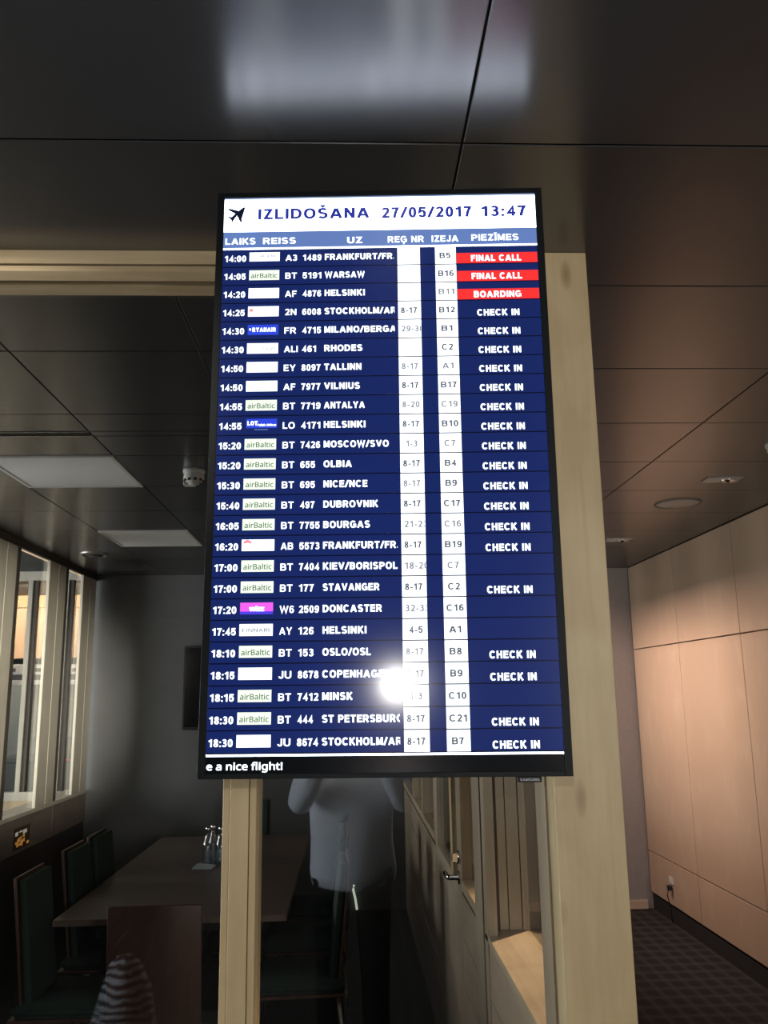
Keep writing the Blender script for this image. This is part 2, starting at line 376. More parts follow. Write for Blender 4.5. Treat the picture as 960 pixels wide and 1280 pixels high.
# ================================================================== WALL_END : corridor end
we = struct(box('wall_end', 0.60, 2.50, 7.55, 7.67, 0, CZ+0.01, M['end']))
struct(box('baseboard_end', 0.61, 2.44, 7.532, 7.551, 0, 0.068, wood('pink_beech', (0.50, 0.33, 0.23), (0.62, 0.44, 0.32), 'X'), None, 0.002))

# ================================================================== WALL_BACK : meeting room back wall
wb = struct(box('wall_back', -2.36, 0.60, 7.73, 7.85, 0, CZ+0.01, M['grey']))
# ================================================================== WALL_FRONT : glazed partition behind the display
wf = struct(empty('wall_front'))
FY = 1.93
# right post
o = boxes('post', [(0.437, 0.586, FY, FY+0.075, 0, CZ)], M['birch'], wf, 0.0015)
boxes('post_side_strip', [(0.432, 0.445, FY+0.077, FY+0.12, 0, CZ), (0.437, 0.586, FY+0.122, FY+0.205, 0, CZ)], M['side_z'], wf, 0.001)
box('post_filler', 0.45, 0.58, FY+0.06, FY+0.13, 0, CZ, M['groove'], wf)
# left post: three boards with rebates
box('post', -0.2595, -0.2195, FY, FY+0.13, 0, CZ, M['birch'], wf, 0.0012)
box('post_strip', -0.2755, -0.2595, FY+0.008, FY+0.12, 0, CZ, M['birch'], wf, 0.0012)
box('post_strip', -0.2180, -0.2035, FY+0.001, FY+0.13, 0, CZ, M['birch'], wf, 0.0012)
box('post_filler', -0.222, -0.216, FY+0.006, FY+0.12, 0, CZ, M['groove'], wf)
# head beam
for (x0, x1) in ((-4.0, -0.2755), (-0.2035, 0.437)):
    box('head_beam', x0, x1, FY, FY+0.05, CZ-0.035, CZ, M['birch_x'], wf, 0.001)
    box('head_strip', x0, x1, FY+0.004, FY+0.05, CZ-0.053, CZ-0.039, M['birch_x'], wf, 0.001)
    box('head_filler', x0, x1, FY+0.012, FY+0.12, CZ-0.040, CZ, M['groove'], wf)
    box('head_strip', x0, x1, FY+0.05, FY+0.062, CZ-0.050, CZ-0.036, M['birch_x'], wf, 0.001)
    box('head_strip', x0, x1, FY+0.082, FY+0.135, CZ-0.053, CZ-0.036, M['birch_x'], wf, 0.001)
    box('floor_rail', x0, x1, FY+0.01, FY+0.12, 0, 0.06, M['birch_x'], wf, 0.001)
g1 = box('pane', -4.0, -0.2755, FY+0.066, FY+0.076, 0.06, CZ-0.04, M['glass'], wf)
g2 = box('pane', -0.2035, 0.437, FY+0.066, FY+0.076, 0.06, CZ-0.04, M['glass'], wf)

# ================================================================== WALL_MIDDLE : wall between meeting room and corridor
wm = struct(empty('wall_middle'))
X0, X1 = 0.45, 0.60
SILL = 0.985
def plank_run(y0, y1, top=SILL-0.02):
    z = 0.0; hs = [0.21, 0.2, 0.2, 0.18, top-0.79]
    for h in hs:
        box('plank', X0, X0+0.02, y0, y1, z+0.0025, z+h-0.0025, M['side'], wm, 0.0015); z += h
box('core', X0+0.012, X1-0.012, 2.14, 7.74, 0, SILL-0.03, M['groove'], wm)
box('corridor_face', X1-0.012, X1, 2.14, 7.56, 0, SILL-0.03, M['side'], wm)
plank_run(2.14, 3.07); plank_run(3.36, 3.76); plank_run(4.9, 7.73)
box('window_sill', X0-0.004, X1, 2.14, 3.13, SILL-0.022, SILL, M['birch_y'], wm, 0.002)
# cross board closing the first bay, with face strips
for a, b, d in ((0.45, 0.476, 0.008), (0.478, 0.53, 0.0), (0.532, 0.575, 0.003), (0.577, 0.60, 0.008)):
    box('jamb_board', a, b, 3.13-d, 3.19, SILL, CZ, M['side_z'], wm, 0.001)
box('stile', X0-0.004, X0+0.03, 3.06, 3.125, 0, CZ, M['side_z'], wm, 0.001)
box('stile_gap', X0, X0+0.05, 3.125, 3.165, 0, CZ, M['groove'], wm)
box('stile', X0-0.004, X1, 3.165, 3.35, 0, CZ, M['side_z'], wm, 0.001)
box('pane', X1-0.016, X1-0.008, 2.14, 3.13, SILL, CZ, M['glass2'], wm)
box('stile', X1-0.03, X1, 2.14, 2.17, SILL, CZ, M['birch'], wm, 0.001)
for y0, y1 in ((3.35, 3.76),):
    box('window_sill', X0-0.004, X1, y0, y1, SILL, SILL+0.035, M['birch_y'], wm, 0.001)
    box('pane', X0+0.04, X0+0.048, y0, y1, SILL+0.035, CZ, M['glass2'], wm)
box('window_sill', X0-0.004, X1, 4.92, 7.73, SILL, SILL+0.04, M['birch_y'], wm, 0.001)
for y in (4.90, 5.75, 6.6): box('mullion', X0, X1-0.03, y, y+0.07, SILL, CZ, M['side_z'], wm, 0.001)
box('pane', X0+0.04, X0+0.048, 4.95, 7.73, SILL+0.04, CZ, M['glass2'], wm)
# door in that wall
dr = struct(empty('door_1'))
box('stile', X0, X0+0.045, 3.765, 3.90, 0.01, CZ-0.02, M['side_z'], dr, 0.0015); box('stile', X0, X0+0.045, 4.80, 4.89, 0.01, CZ-0.02, M['side_z'], dr, 0.0015)
box('bottom_panel', X0, X0+0.045, 3.90, 4.80, 0.01, SILL, M['side'], dr, 0.001); box('glazing_bar', X0-0.004, X0+0.045, 4.05, 4.13, SILL, CZ-0.02, M['birch'], dr, 0.001)
box('pane', X0+0.018, X0+0.026, 3.90, 4.80, SILL, CZ-0.02, M['glass2'], dr)
hd = lathe('handle_rose', [(0, 0), (0.027, 0), (0.027, -0.010), (0.010, -0.012), (0.010, -0.045), (0, -0.045)], M['chrome'], dr, 24, (X0, 3.81, 1.02), 'X')
tube('lever', [(-0.042, 0, 0), (-0.050, 0.02, 0), (-0.052, 0.12, -0.004)], 0.0105, M['chrome'], hd)
th = lathe('lock_rose', [(0, 0), (0.027, 0), (0.027, -0.010), (0, -0.010)], M['chrome'], dr, 24, (X0, 3.81, 1.10), 'X')
box('thumb_turn', -0.035, -0.008, -0.006, 0.006, -0.018, 0.018, M['chrome'], th, 0.003)

# ================================================================== WALL_LEFT : glazed wall with wooden mullions
wl = struct(empty('wall_left'))
box('head_rail', -2.275, -2.25, 1.95, 7.74, CZ-0.048, CZ+0.01, M['dark_rail'], wl)
for y0 in (3.42, 4.45, 5.48, 6.50, 7.32):
    y1 = y0+0.375; ym = y0+0.20
    box('mullion', -2.272, -2.25, y0, ym-0.003, 1.012, CZ-0.048, M['mullion'], wl, 0.003)
    box('mullion', -2.272, -2.25, ym+0.003, y1, 1.012, CZ-0.048, M['mullion'], wl, 0.003)
    box('mullion_strip', -2.27, -2.255, ym-0.003, ym+0.003, 1.012, CZ-0.048, M['steel'], wl)
    if y1 < 7.5: box('gasket', -2.275, -2.256, y1, y1+0.075, 1.012, CZ-0.048, M['dark_rail'], wl)
box('window_sill', -2.42, -2.245, 1.95, 7.74, 0.985, 1.012, M['mullion'], wl, 0.002)
box('pane', -2.282, -2.276, 1.95, 7.73, 1.012, CZ-0.048, M['glass2'], wl)
SMOKED = wood('smoked_panel', (0.17, 0.14, 0.12), (0.24, 0.20, 0.17), 'Y')
yy = [1.95, 2.9, 3.9, 4.9, 5.9, 6.9, 7.73]
box('wall_core', -2.40, -2.275, 1.95, 7.74, 0, 0.985, M['void'], wl)
for a, b in zip(yy, yy[1:]):
    box('wall_panel', -2.275, -2.255, a+0.003, b-0.003, 0.755, 0.982, SMOKED, wl, 0.002)
    box('wall_panel', -2.275, -2.262, a+0.003, b-0.003, 0.0, 0.75, M['lower'], wl, 0.002)
og = screen('orange_glow', (0.50, 0.22, 0.05), 0.6); wg = screen('white_glow', (0.5, 0.45, 0.38), 0.6)  # glowing colours painted in place of a reflection on the wall panel
t = empty('glowing_reflection', (-2.253, 6.29, 0.85))
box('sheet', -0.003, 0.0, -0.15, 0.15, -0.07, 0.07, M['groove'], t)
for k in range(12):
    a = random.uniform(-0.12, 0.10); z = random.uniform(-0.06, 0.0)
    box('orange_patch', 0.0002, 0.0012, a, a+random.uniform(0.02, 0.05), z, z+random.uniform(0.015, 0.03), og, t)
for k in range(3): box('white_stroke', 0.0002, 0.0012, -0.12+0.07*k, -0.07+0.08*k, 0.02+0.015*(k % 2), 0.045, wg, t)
tag(t, 'small glowing stand-in for an orange and white reflection below the left windows', 'display')

# ================================================================== hall beyond the left wall
lh = struct(empty('wall_outer_left'))
struct(box('ceiling_outer', -8.8, -2.42, 1.9, 11.0, 3.02, 3.12, plain('dark_blue_ceiling', (0.03, 0.038, 0.045), 0.6)))
box('side_wall', -8.9, -8.8, -1, 13.6, 0, 3.02, M['grey'], lh)
box('bulkhead', -2.42, -2.285, 2.06, 7.74, 2.92, 3.02, M['void'], lh)
st = plain('cove_strip_glow', (0.9, 0.75, 0.55), 0.5); sb = st.node_tree.nodes['Principled BSDF']; sb.inputs['Emission Color'].default_value = (1.0, 0.72, 0.45, 1); sb.inputs['Emission Strength'].default_value = 0.75
t = empty('cove_light', (-2.49, 0, 2.91))
box('housing', -0.07, 0.06, 3.0, 8.3, 0.0, 0.11, M['black'], t)
for a in (-0.062, 0.008): box('light_strip', a, a+0.042, 3.0, 8.3, -0.010, 0.0, st, t)
tag(t, 'pair of warm lit strips on the ceiling outside the left windows', 'ceiling light')
# second glazed front seen through the left windows
fy = 8.7
lh = struct(empty('wall_outer_front'))
box('head_beam', -6.0, -2.36, fy, fy+0.10, 2.93, 3.02, M['mullion'], lh, 0.002)
box('window_sill', -6.0, -2.36, fy, fy+0.12, 0.82, 0.90, M['mullion'], lh, 0.002); box('lower_panel', -6.0, -2.36, fy+0.01, fy+0.09, 0, 0.82, M['birch_x'], lh, 0.002)
for x in (-5.6, -4.9, -4.2, -3.215, -2.86, -2.45):
    box('mullion', x, x+0.045, fy, fy+0.10, 0.90, 2.93, M['mullion'], lh, 0.002)
    box('gasket', x+0.045, x+0.085, fy+0.02, fy+0.09, 0.90, 2.93, M['dark_rail'], lh)
box('pane', -6.0, -2.36, fy+0.05, fy+0.058, 0.90, 2.93, M['glass2'], lh)
struct(box('wall_corner', -2.40, -2.36, 7.74, 10.7, 0, 3.02, M['grey']))
lh = struct(empty('wall_outer_back'))
FB = 10.8
for i in range(8):
    box('wood_panel', -6.4+0.5*i+0.004, -5.9+0.5*i-0.004, FB, FB+0.04, 2.25, 2.86, M['panel'], lh, 0.002)
    box('wood_panel', -6.4+0.5*i+0.004, -5.9+0.5*i-0.004, FB, FB+0.04, 2.87, 3.02, M['birch_x'], lh, 0.002)
box('wall_block', -8.8, -2.3, FB+0.04, FB+0.14, 2.2, 3.0, M['void'], lh); box('dark_rail', -8.8, -2.3, FB, FB+0.06, 2.18, 2.245, M['dark_rail'], lh)
for x in (-7.6, -6.6, -5.6, -4.3): box('mullion', x, x+0.06, FB, FB+0.06, 0, 2.24, M['steel'], lh)
for z in (0.85, 1.42, 1.95): box('transom', -8.8, -4.24, FB, FB+0.05, z, z+0.025, M['steel'], lh)
box('blind_wall', -4.24, -2.3, FB, FB+0.1, 0, 2.24, plain('slate_wall', (0.12, 0.15, 0.16), 0.3), lh)
# sign band and desk in that hall
t = empty('check_in_canopy', (-3.55, 9.9, 0), (0, 0, 0.28))
box('white_band', -0.45, 0.95, -0.05, 0.05, 2.03, 2.14, plain('white_sign_board', (0.80, 0.82, 0.92), 0.4), t, 0.003)
box('grey_band', -0.45, 0.95, -0.045, 0.05, 1.97, 2.03, M['grey'], t); box('white_band', -0.45, 0.95, -0.05, 0.05, 1.92, 1.97, plain('white_sign_edge', (0.80, 0.82, 0.92), 0.4), t, 0.003)
for k in range(9): box('grey_mark', -0.36+0.13*k, -0.30+0.13*k, -0.053, -0.050, 2.06, 2.10, M['grey'], t)
for x in (-0.40, 0.85): box('leg', x, x+0.05, -0.02, 0.03, 0, 1.92, M['grey'], t)
box('screen_panel', -0.1, 0.8, 0.0, 0.03, 1.35, 1.92, plain('pale_grey_panel', (0.30, 0.31, 0.33), 0.5), t)
tag(t, 'slanting white sign band on posts, seen through the left windows', 'sign')
t = empty('hall_counter', (-3.02, 9.35, 0))
box('body', -0.55, 0.55, -0.3, 0.3, 0, 1.15, plain('slate_counter', (0.07, 0.085, 0.09), 0.3), t, 0.01); box('worktop', -0.58, 0.58, -0.33, 0.33, 1.15, 1.19, plain('slate_top', (0.12, 0.14, 0.15), 0.2), t, 0.004)
box('red_light', 0.10, 0.20, -0.335, -0.331, 1.16, 1.18, screen('red_glow', (1.0, 0.12, 0.12), 0.8), t)
tag(t, 'dark slate counter with a small red light beyond the left windows', 'counter')

# ================================================================== hall behind the viewer
hb = struct(empty('wall_rear'))
for i in range(8): box('wall_panel', -5.5+1.25*i+0.004, -4.25+1.25*i-0.004, -8.1, -8.0, 0, CZ+0.02, M['grey'], hb, 0.002)
box('side_wall', -5.62, -5.5, -8.1, 2.05, 0, CZ+0.02, M['grey'], hb)
box('partition_return', -5.5, -4.0, 1.93, 2.05, 0, CZ, M['grey'], hb)

# ================================================================== DEPARTURE DISPLAY
TV = empty('departure_display', (0.058, 1.502, 2.187), (-0.01377, 0.00525, -0.0517))
TV.rotation_mode = 'XYZ'
TV.matrix_world = Matrix.Translation((0.058, 1.502, 2.187)) @ (Matrix.Rotation(-0.0517, 4, 'Z') @ Matrix.Rotation(-0.01377, 4, 'X') @ Matrix.Rotation(0.00525, 4, 'Y'))
tag(TV, 'tall black-framed departure display hanging before the wooden posts', 'display')
mm = 0.001
hw, hz = 0.3135, 0.5465
box('casing', -hw+0.004, hw-0.004, 0.004, 0.06, -hz+0.004, hz-0.004, M['black'], TV, 0.004)
box('rear_housing', -0.24, 0.24, 0.06, 0.085, -0.42, 0.42, M['black'], TV, 0.008)
bz = plain('bezel_gloss', (0.006, 0.007, 0.008), 0.5, spec=0.12, var=0.05)
boxes('bezel', [(-hw, -0.3005, -0.004, 0.010, -hz, hz), (0.3005, hw, -0.004, 0.010, -hz, hz), (-0.3005, 0.3005, -0.004, 0.010, 0.536, hz), (-0.3005, 0.3005, -0.004, 0.010, -hz, -0.538)], bz, TV, 0.0006)
SC = {k: screen('screen_'+k, c, s) for k, c, s in (
    ('navy', (0.0075, 0.019, 0.122), 1.0), ('line', (0.001, 0.003, 0.02), 1.0), ('black', (0.001, 0.0015, 0.002), 1.0),
    ('white', (0.78, 0.87, 1.0), 4.6), ('cell', (0.90, 0.95, 1.0), 1.9), ('band', (0.13, 0.22, 0.52), 1.0), ('red', (1.0, 0.035, 0.035), 1.0),
    ('blue', (0.025, 0.035, 0.33), 1.0), ('greytext', (0.10, 0.12, 0.15), 1.0), ('palegrey', (0.30, 0.32, 0.35), 1.0), ('green', (0.80, 0.92, 0.76), 1.25), ('greentext', (0.09, 0.14, 0.07), 1.0),
    ('royal', (0.03, 0.07, 0.78), 1.0), ('pink', (0.95, 0.13, 0.90), 1.0), ('violet', (0.08, 0.06, 0.85), 1.0), ('rose', (1.0, 0.30, 0.36), 1.0), ('ink', (0.004, 0.006, 0.02), 1.0), ('topedge', (0.16, 0.24, 0.42), 1.0), ('text', (0.86, 0.93, 1.0), 2.0))}
def rect(name, x0, x1, z0, z1, mat, parent, lift=0, th=0.0003):
    """x, z in mm on the screen plane; lift counts layers towards the viewer"""
    y = -0.0003*lift
    return box(name, x0*mm, x1*mm, y-th, y, z0*mm, z1*mm, mat, parent)
FONT = None
try:
    FONT = bpy.data.fonts.load(os.path.join(bpy.utils.system_resource('DATAFILES'), 'fonts', 'NotoSansHebrew-Regular.woff2'))
except Exception: FONT = None
def text_bm(s, bold=0.0):
    cu = bpy.data.curves.new('lettering', 'FONT'); cu.body = s; cu.size = 1.0; cu.resolution_u = 3
    if FONT: cu.font = FONT
    o = bpy.data.objects.new('lettering', cu); COL.objects.link(o)
    dg = bpy.context.evaluated_depsgraph_get(); dg.update()
    me = bpy.data.meshes.new_from_object(o.evaluated_get(dg))
    bm = bmesh.new(); bm.from_mesh(me)
    k = 1.0/0.714
    for v in bm.verts: v.co *= k
    if bold > 0:
        base = bpy.data.meshes.new('b'); bm.to_mesh(base); b = bold*k*1.2
        for dx, dy in ((-b, 0), (b, 0), (0, b), (0, -b), (b*.7, b*.7), (-b*.7, b*.7), (b*.7, -b*.7), (-b*.7, -b*.7)):
            n0 = len(bm.verts); bm.from_mesh(base); bm.verts.ensure_lookup_table()
            for v in bm.verts[n0:]: v.co.x += dx; v.co.y += dy
        bpy.data.meshes.remove(base)
    bpy.data.objects.remove(o); bpy.data.curves.remove(cu); bpy.data.meshes.remove(me)
    return bm
# plain sans-serif capitals and digits drawn as strokes of constant weight (cap height 1)
def arc(cx, cy, rx, ry, a0, a1, n=14):
    n = max(4, int(n*abs(a1-a0)/180)+1)
    out = []
    for i in range(n+1):
        a = math.radians(a0+(a1-a0)*i/n); c, s = math.cos(a), math.sin(a); p = 0.86
        out.append((cx+rx*math.copysign(abs(c)**p, c), cy+ry*math.copysign(abs(s)**p, s)))
    return out
def glyph(ch, t):
    h = t/2; T = 1-h; B = h
    def bowl(x0, x1, y0, y1):        # D-shaped bowl from the stem
        r = (y1-y0)/2; rx = min(x1-x0, r*1.0)
        return [(x0, y1)] + arc(x1-rx, (y0+y1)/2, rx, r, 90, -90) + [(x0, y0)]
    def O(w, x0=0): return [arc(x0+w/2, 0.5, w/2-h, 0.5-h+0.008, 0, 360, 20)]
    base = {'Š': 'S', 'Ģ': 'G', 'Ī': 'I'}.get(ch)
    if base:
        w, st = glyph(base, t); e = t*0.75
        if ch == 'Š': st = st + [[(w/2-0.14, 1.26), (w/2, 1.12), (w/2+0.14, 1.26)]]
        if ch == 'Ī': st = st + [[(w/2-0.17, 1.15), (w/2+0.17, 1.15)]]
        if ch == 'Ģ': st = st + [[(w/2+0.03, -0.07), (w/2+0.03, -0.13), (w/2-0.05, -0.27)]]
        return w, st
    if ch == 'A': w = 0.72+t*.5; return w, [[(h*.9, 0), (w/2-h*.15, T+h*.5)], [(w-h*.9, 0), (w/2+h*.15, T+h*.5)], [(0.2, 0.29), (w-0.2, 0.29)]]
    if ch == 'B': w = 0.70; return w, [[(h, 0), (h, 1)], bowl(h, w-h-0.03, 0.52, T), bowl(h, w-h, B, 0.52)]
    if ch == 'C': w = 0.76; return w, [arc(w/2, .5, w/2-h, .5-h+.008, 38, 322, 20)]
    if ch == 'D': w = 0.74; return w, [[(h, 0), (h, 1)], [(h, T)] + arc(w-h-0.32, .5, 0.32, .5-h, 90, -90) + [(h, B)]]
    if ch == 'E': w = 0.62; return w, [[(w, T), (h, T), (h, B), (w+.01, B)], [(h, .52), (w-.04, .52)]]
    if ch == 'F': w = 0.58; return w, [[(h, 0), (h, T), (w, T)], [(h, .50), (w-.06, .50)]]
    if ch == 'G': w = 0.79; return w, [arc(w/2, .5, w/2-h, .5-h+.008, 40, 320, 20) + [(w-h, 0.20), (w-h, .47), (w*.52, .47)]]
    if ch == 'H': w = 0.70; return w, [[(h, 0), (h, 1)], [(w-h, 0), (w-h, 1)], [(h, .52), (w-h, .52)]]
    if ch == 'I': return t, [[(h, 0), (h, 1)]]
    if ch == 'J': w = 0.52; return w, [[(w-h, 1), (w-h, .3)] + arc(w/2, .29, w/2-h, .29-h+.008, 0, -180)]
    if ch == 'K': w = 0.72; return w, [[(h, 0), (h, 1)], [(w-.04-h*.6, 1), (h, .36)], [(.27, .56), (w-h*.7, 0)]]
    if ch == 'L': w = 0.58; return w, [[(h, 1), (h, B), (w, B)]]
    if ch == 'M': w = 0.82; return w, [[(h, 0), (h, 1)], [(w-h, 0), (w-h, 1)], [(h*1.3, T+h*.7), (w/2, h*.8)], [(w-h*1.3, T+h*.7), (w/2, h*.8)]]
    if ch == 'N': w = 0.71; return w, [[(h, 0), (h, 1)], [(w-h, 0), (w-h, 1)], [(h*1.2, T+h*.3), (w-h*1.2, B-h*.3)]]
    if ch == 'O': w = 0.80; return w, O(w)
    if ch == 'P': w = 0.67; return w, [[(h, 0), (h, 1)], bowl(h, w-h, .44, T)]
    if ch == 'R': w = 0.73; return w, [[(h, 0), (h, 1)], bowl(h, w-h-.03, .46, T), [(.40, .46), (w-h*.8, 0)]]
    if ch == 'S': w = 0.68; return w, [arc(w/2, .72, w/2-h-.01, .28-h+.008, 22, 180)+arc(w/2, .72, w/2-h-.01, .2, 180, 262)[1:]+arc(w/2, .28, w/2-h, .22, 82, 0)+arc(w/2, .28, w/2-h, .28-h+.008, 0, -160)[1:]]
    if ch == 'T': w = 0.66; return w, [[(0, T), (w, T)], [(w/2, 0), (w/2, T)]]
    if ch == 'U': w = 0.71; return w, [[(h, 1), (h, .37)] + arc(w/2, .36, w/2-h, .36-h+.008, 180, 360) + [(w-h, .37), (w-h, 1)]]
    if ch == 'V': w = 0.70+t*.4; return w, [[(h*.9, 1), (w/2, h*.6)], [(w-h*.9, 1), (w/2, h*.6)]]
    if ch == 'W': w = 0.98+t*.5; return w, [[(h*.8, 1), (w*.27, h*.6), (w*.5, T-h*.2), (w*.73, h*.6), (w-h*.8, 1)]]
    if ch == 'X': w = 0.70; return w, [[(h, 0), (w-h, 1)], [(h, 1), (w-h, 0)]]
    if ch == 'Y': w = 0.70+t*.3; return w, [[(h*.9, 1), (w/2, .42), (w-h*.9, 1)], [(w/2, 0), (w/2, .44)]]
    if ch == 'Z': w = 0.64; return w, [[(.03, T), (w-h*1.4, T), (h*1.3, B), (w, B)]]
    if ch == '0': w = 0.56; return w, O(w)
    if ch == '1': w = 0.42; return w, [[(w-h, 0), (w-h, 1)], [(w-h, T-h*.3), (.03, .73)]]
    if ch == '2': w = 0.56; return w, [arc(w/2, .70, w/2-h, .30-h+.008, 165, -35)+[(h+.03, B), (w, B)]]
    if ch == '3': w = 0.56; return w, [arc(w/2-.01, .735, w/2-h-.02, .265-h+.008, 160, -90)+arc(w/2-.01, .28, w/2-h, .24, 90, 0)+arc(w/2-.01, .28, w/2-h, .28-h+.008, 0, -165)[1:]]
    if ch == '4': w = 0.60; return w, [[(w*.70, 0), (w*.70, T), (h*1.2, .30), (w, .30)]]
    if ch == '5': w = 0.56; return w, [[(w-.04, T), (.13, T), (.08, .50)]+arc(w/2-.01, .33, w/2-h, .30, 120, 0)+arc(w/2-.01, .33, w/2-h, .33-h+.008, 0, -165)[1:]]
    if ch == '6': w = 0.57; return w, [arc(w/2, .33, w/2-h, .33-h, 0, 360, 18), arc(w/2+.03, .5, w/2-h+.03, .5-h+.008, 180, 40)]
    if ch == '7': w = 0.55; return w, [[(0, T), (w-h*1.1, T), (w*.55, .55), (w*.36, 0)]]
    if ch == '8': w = 0.57; return w, [arc(w/2, .74, w/2-h-.03, .26-h, 0, 360, 16), arc(w/2, .275, w/2-h, .275-h+.004, 0, 360, 16)]
    if ch == '9': w = 0.57; return w, [arc(w/2, .67, w/2-h, .33-h, 0, 360, 18), arc(w/2-.03, .5, w/2-h+.03, .5-h+.008, 0, -140)]
    if ch == ':': return t, [[(h, 0), (h, t)], [(h, .72-t), (h, .72)]]
    if ch == '/': return 0.34+t*.3, [[(0.02, -.01), (.34+t*.2, 1.01)]]
    if ch == '-': return 0.34, [[(0, .36), (.34, .36)]]
    return 0.22, []
def stroke_bm(s, wt):
    bm = bmesh.new(); x = 0.0; h = wt/2
    for ch in s:
        w, st = glyph(ch, wt)
        for pl in st:
            pts = [Vector((p[0]+x, p[1])) for p in pl]
            pts = [p for i, p in enumerate(pts) if i == 0 or (p-pts[i-1]).length > 1e-4]
            closed = (pts[0]-pts[-1]).length < 1e-3
            if closed: pts = pts[:-1]
            n = len(pts); L = []
            hh = h*(0.8 if (ch in 'ŠĪĢ' and pl is st[-1]) else 1)
            for i in range(n):
                a = pts[i-1] if (i > 0 or closed) else None; b = pts[(i+1) % n] if (i < n-1 or closed) else None
                d1 = (pts[i]-a).normalized() if a is not None else (b-pts[i]).normalized()
                d2 = (b-pts[i]).normalized() if b is not None else d1
                n1 = Vector((-d1.y, d1.x)); n2 = Vector((-d2.y, d2.x)); m = n1+n2
                if m.length < 0.35: m = n1.copy()
                m.normalize(); k = 1/max(0.42, m.dot(n1)); L.append((bm.verts.new((*(pts[i]+m*hh*k), 0)), bm.verts.new((*(pts[i]-m*hh*k), 0))))
            for i in range(n if closed else n-1):
                a, b = L[i], L[(i+1) % n]
                try: bm.faces.new((a[0], a[1], b[1], b[0]))
                except ValueError: pass
        x += w + (0.125 if ch != ' ' else 0.20) + (0.05 if ch == '1' else 0)
    return bm
CACHE = {}
def lettering(name, items, mat, parent, lift=2, th=0.0):
    """items: (text, x, zc, cap height, width or None, align, bold, clip x or None) in mm, joined in one mesh"""
    out = bmesh.new()
    for (s, x, zc, cap, width, al, bold, clipx) in items:
        key = (s, bold)
        if key not in CACHE:
            b = text_bm(s, bold) if any(c.islower() for c in s) else stroke_bm(s, 0.125+bold*2.6); me = bpy.data.meshes.new('tmp'); b.to_mesh(me); b.free(); CACHE[key] = me
        b = bmesh.new(); b.from_mesh(CACHE[key])
        xs = [v.co.x for v in b.verts]
        x0, x1 = min(xs), max(xs)
        sz = cap; sx = (width/(x1-x0)) if width else sz*0.98
        for v in b.verts:
            gx = (v.co.x-x0)*sx; w = (x1-x0)*sx
            gx += x if al == 'L' else (x-w/2 if al == 'C' else x-w)
            v.co = Vector((gx*mm, -0.0003*lift-0.0002, (zc - cap/2 + v.co.y*sz)*mm))
        if clipx is not None:
            bmesh.ops.bisect_plane(b, geom=b.verts[:]+b.edges[:]+b.faces[:], plane_co=(clipx*mm, 0, 0), plane_no=(1, 0, 0), clear_outer=True)
        me = bpy.data.meshes.new('t'); b.to_mesh(me); b.free(); out.from_mesh(me); bpy.data.meshes.remove(me)
    out.normal_update()
    for f in out.faces:
        if f.normal.y > 0: f.normal_flip()
    me = bpy.data.meshes.new(name); out.to_mesh(me); out.free()
    return link(name, me, mat, parent)
scr = rect('screen', -300.8, 300.8, -538.5, 536.5, SC['line'], TV, 0, 0.0002)
scr['label'] = 'glowing navy flight information screen'
hdp = rect('header_band', -300.3, 300.3, 463, 533, SC['white'], TV, 4)
rect('top_edge', -300.3, 300.3, 533, 536, SC['topedge'], hdp, 4)
lettering('header_lettering', [('IZLIDOŠANA', -234.5, 500.2, 22.8, 215, 'L', 0.036, None), ('27/05/2017', 2.6, 499, 22.8, 176, 'L', 0.034, None), ('13:47', 195.6, 499, 22.8, 88, 'L', 0.034, None)], SC['blue'], hdp, 6)
# aeroplane symbol
pl = [(0,21),(2.6,17),(2.8,6),(19,-4),(19,-8),(2.8,-3.2),(2.0,-12.5),(7,-16.5),(7,-19),(0,-17),(-7,-19),(-7,-16.5),(-2.0,-12.5),(-2.8,-3.2),(-19,-8),(-19,-4),(-2.8,6),(-2.6,17)]
ca, sa = math.cos(math.radians(-48)), math.sin(math.radians(-48))
bm = bmesh.new(); bm.faces.new([bm.verts.new(((-275+ca*x-sa*z)*mm, -0.0022, (502+sa*x+ca*z)*mm)) for x, z in pl]); bmesh.ops.triangulate(bm, faces=bm.faces)
for f in bm.faces:
    if f.normal.y > 0: f.normal_flip()
me = bpy.data.meshes.new('aeroplane_symbol'); bm.to_mesh(me); bm.free(); link('aeroplane_symbol', me, SC['ink'], hdp)
cb = rect('column_band', -300.3, 300.3, 429, 462.6, SC['band'], TV, 4)
lettering('column_lettering', [('LAIKS', -296.4, 443, 13.4, 58, 'L', 0.028, None), ('REISS', -223.9, 443, 13.4, 63, 'L', 0.028, None), ('UZ', -62.4, 442, 13.4, 29.5, 'L', 0.028, None),
    ('REĢ NR', 15.5, 442, 13.4, 69, 'L', 0.028, None), ('IZEJA', 99.5, 442, 13.4, 51, 'L', 0.028, None), ('PIEZĪMES', 175.4, 443.2, 13.4, 90, 'L', 0.028, None)], SC['text'], cb, 6)
rect('divider_line', -300, 300, 425.3, 429, SC['white'], TV, 4)
rect('divider_line', -300, 300, -510.5, -507, SC['white'], TV, 4)
tk = rect('ticker_band', -300.3, 300.3, -538, -511, SC['black'], TV, 4)
lettering('ticker_lettering', [('e a nice flight!', -298.5, -524.8, 14.5, 128, 'L', 0.017, None)], SC['text'], tk, 6)
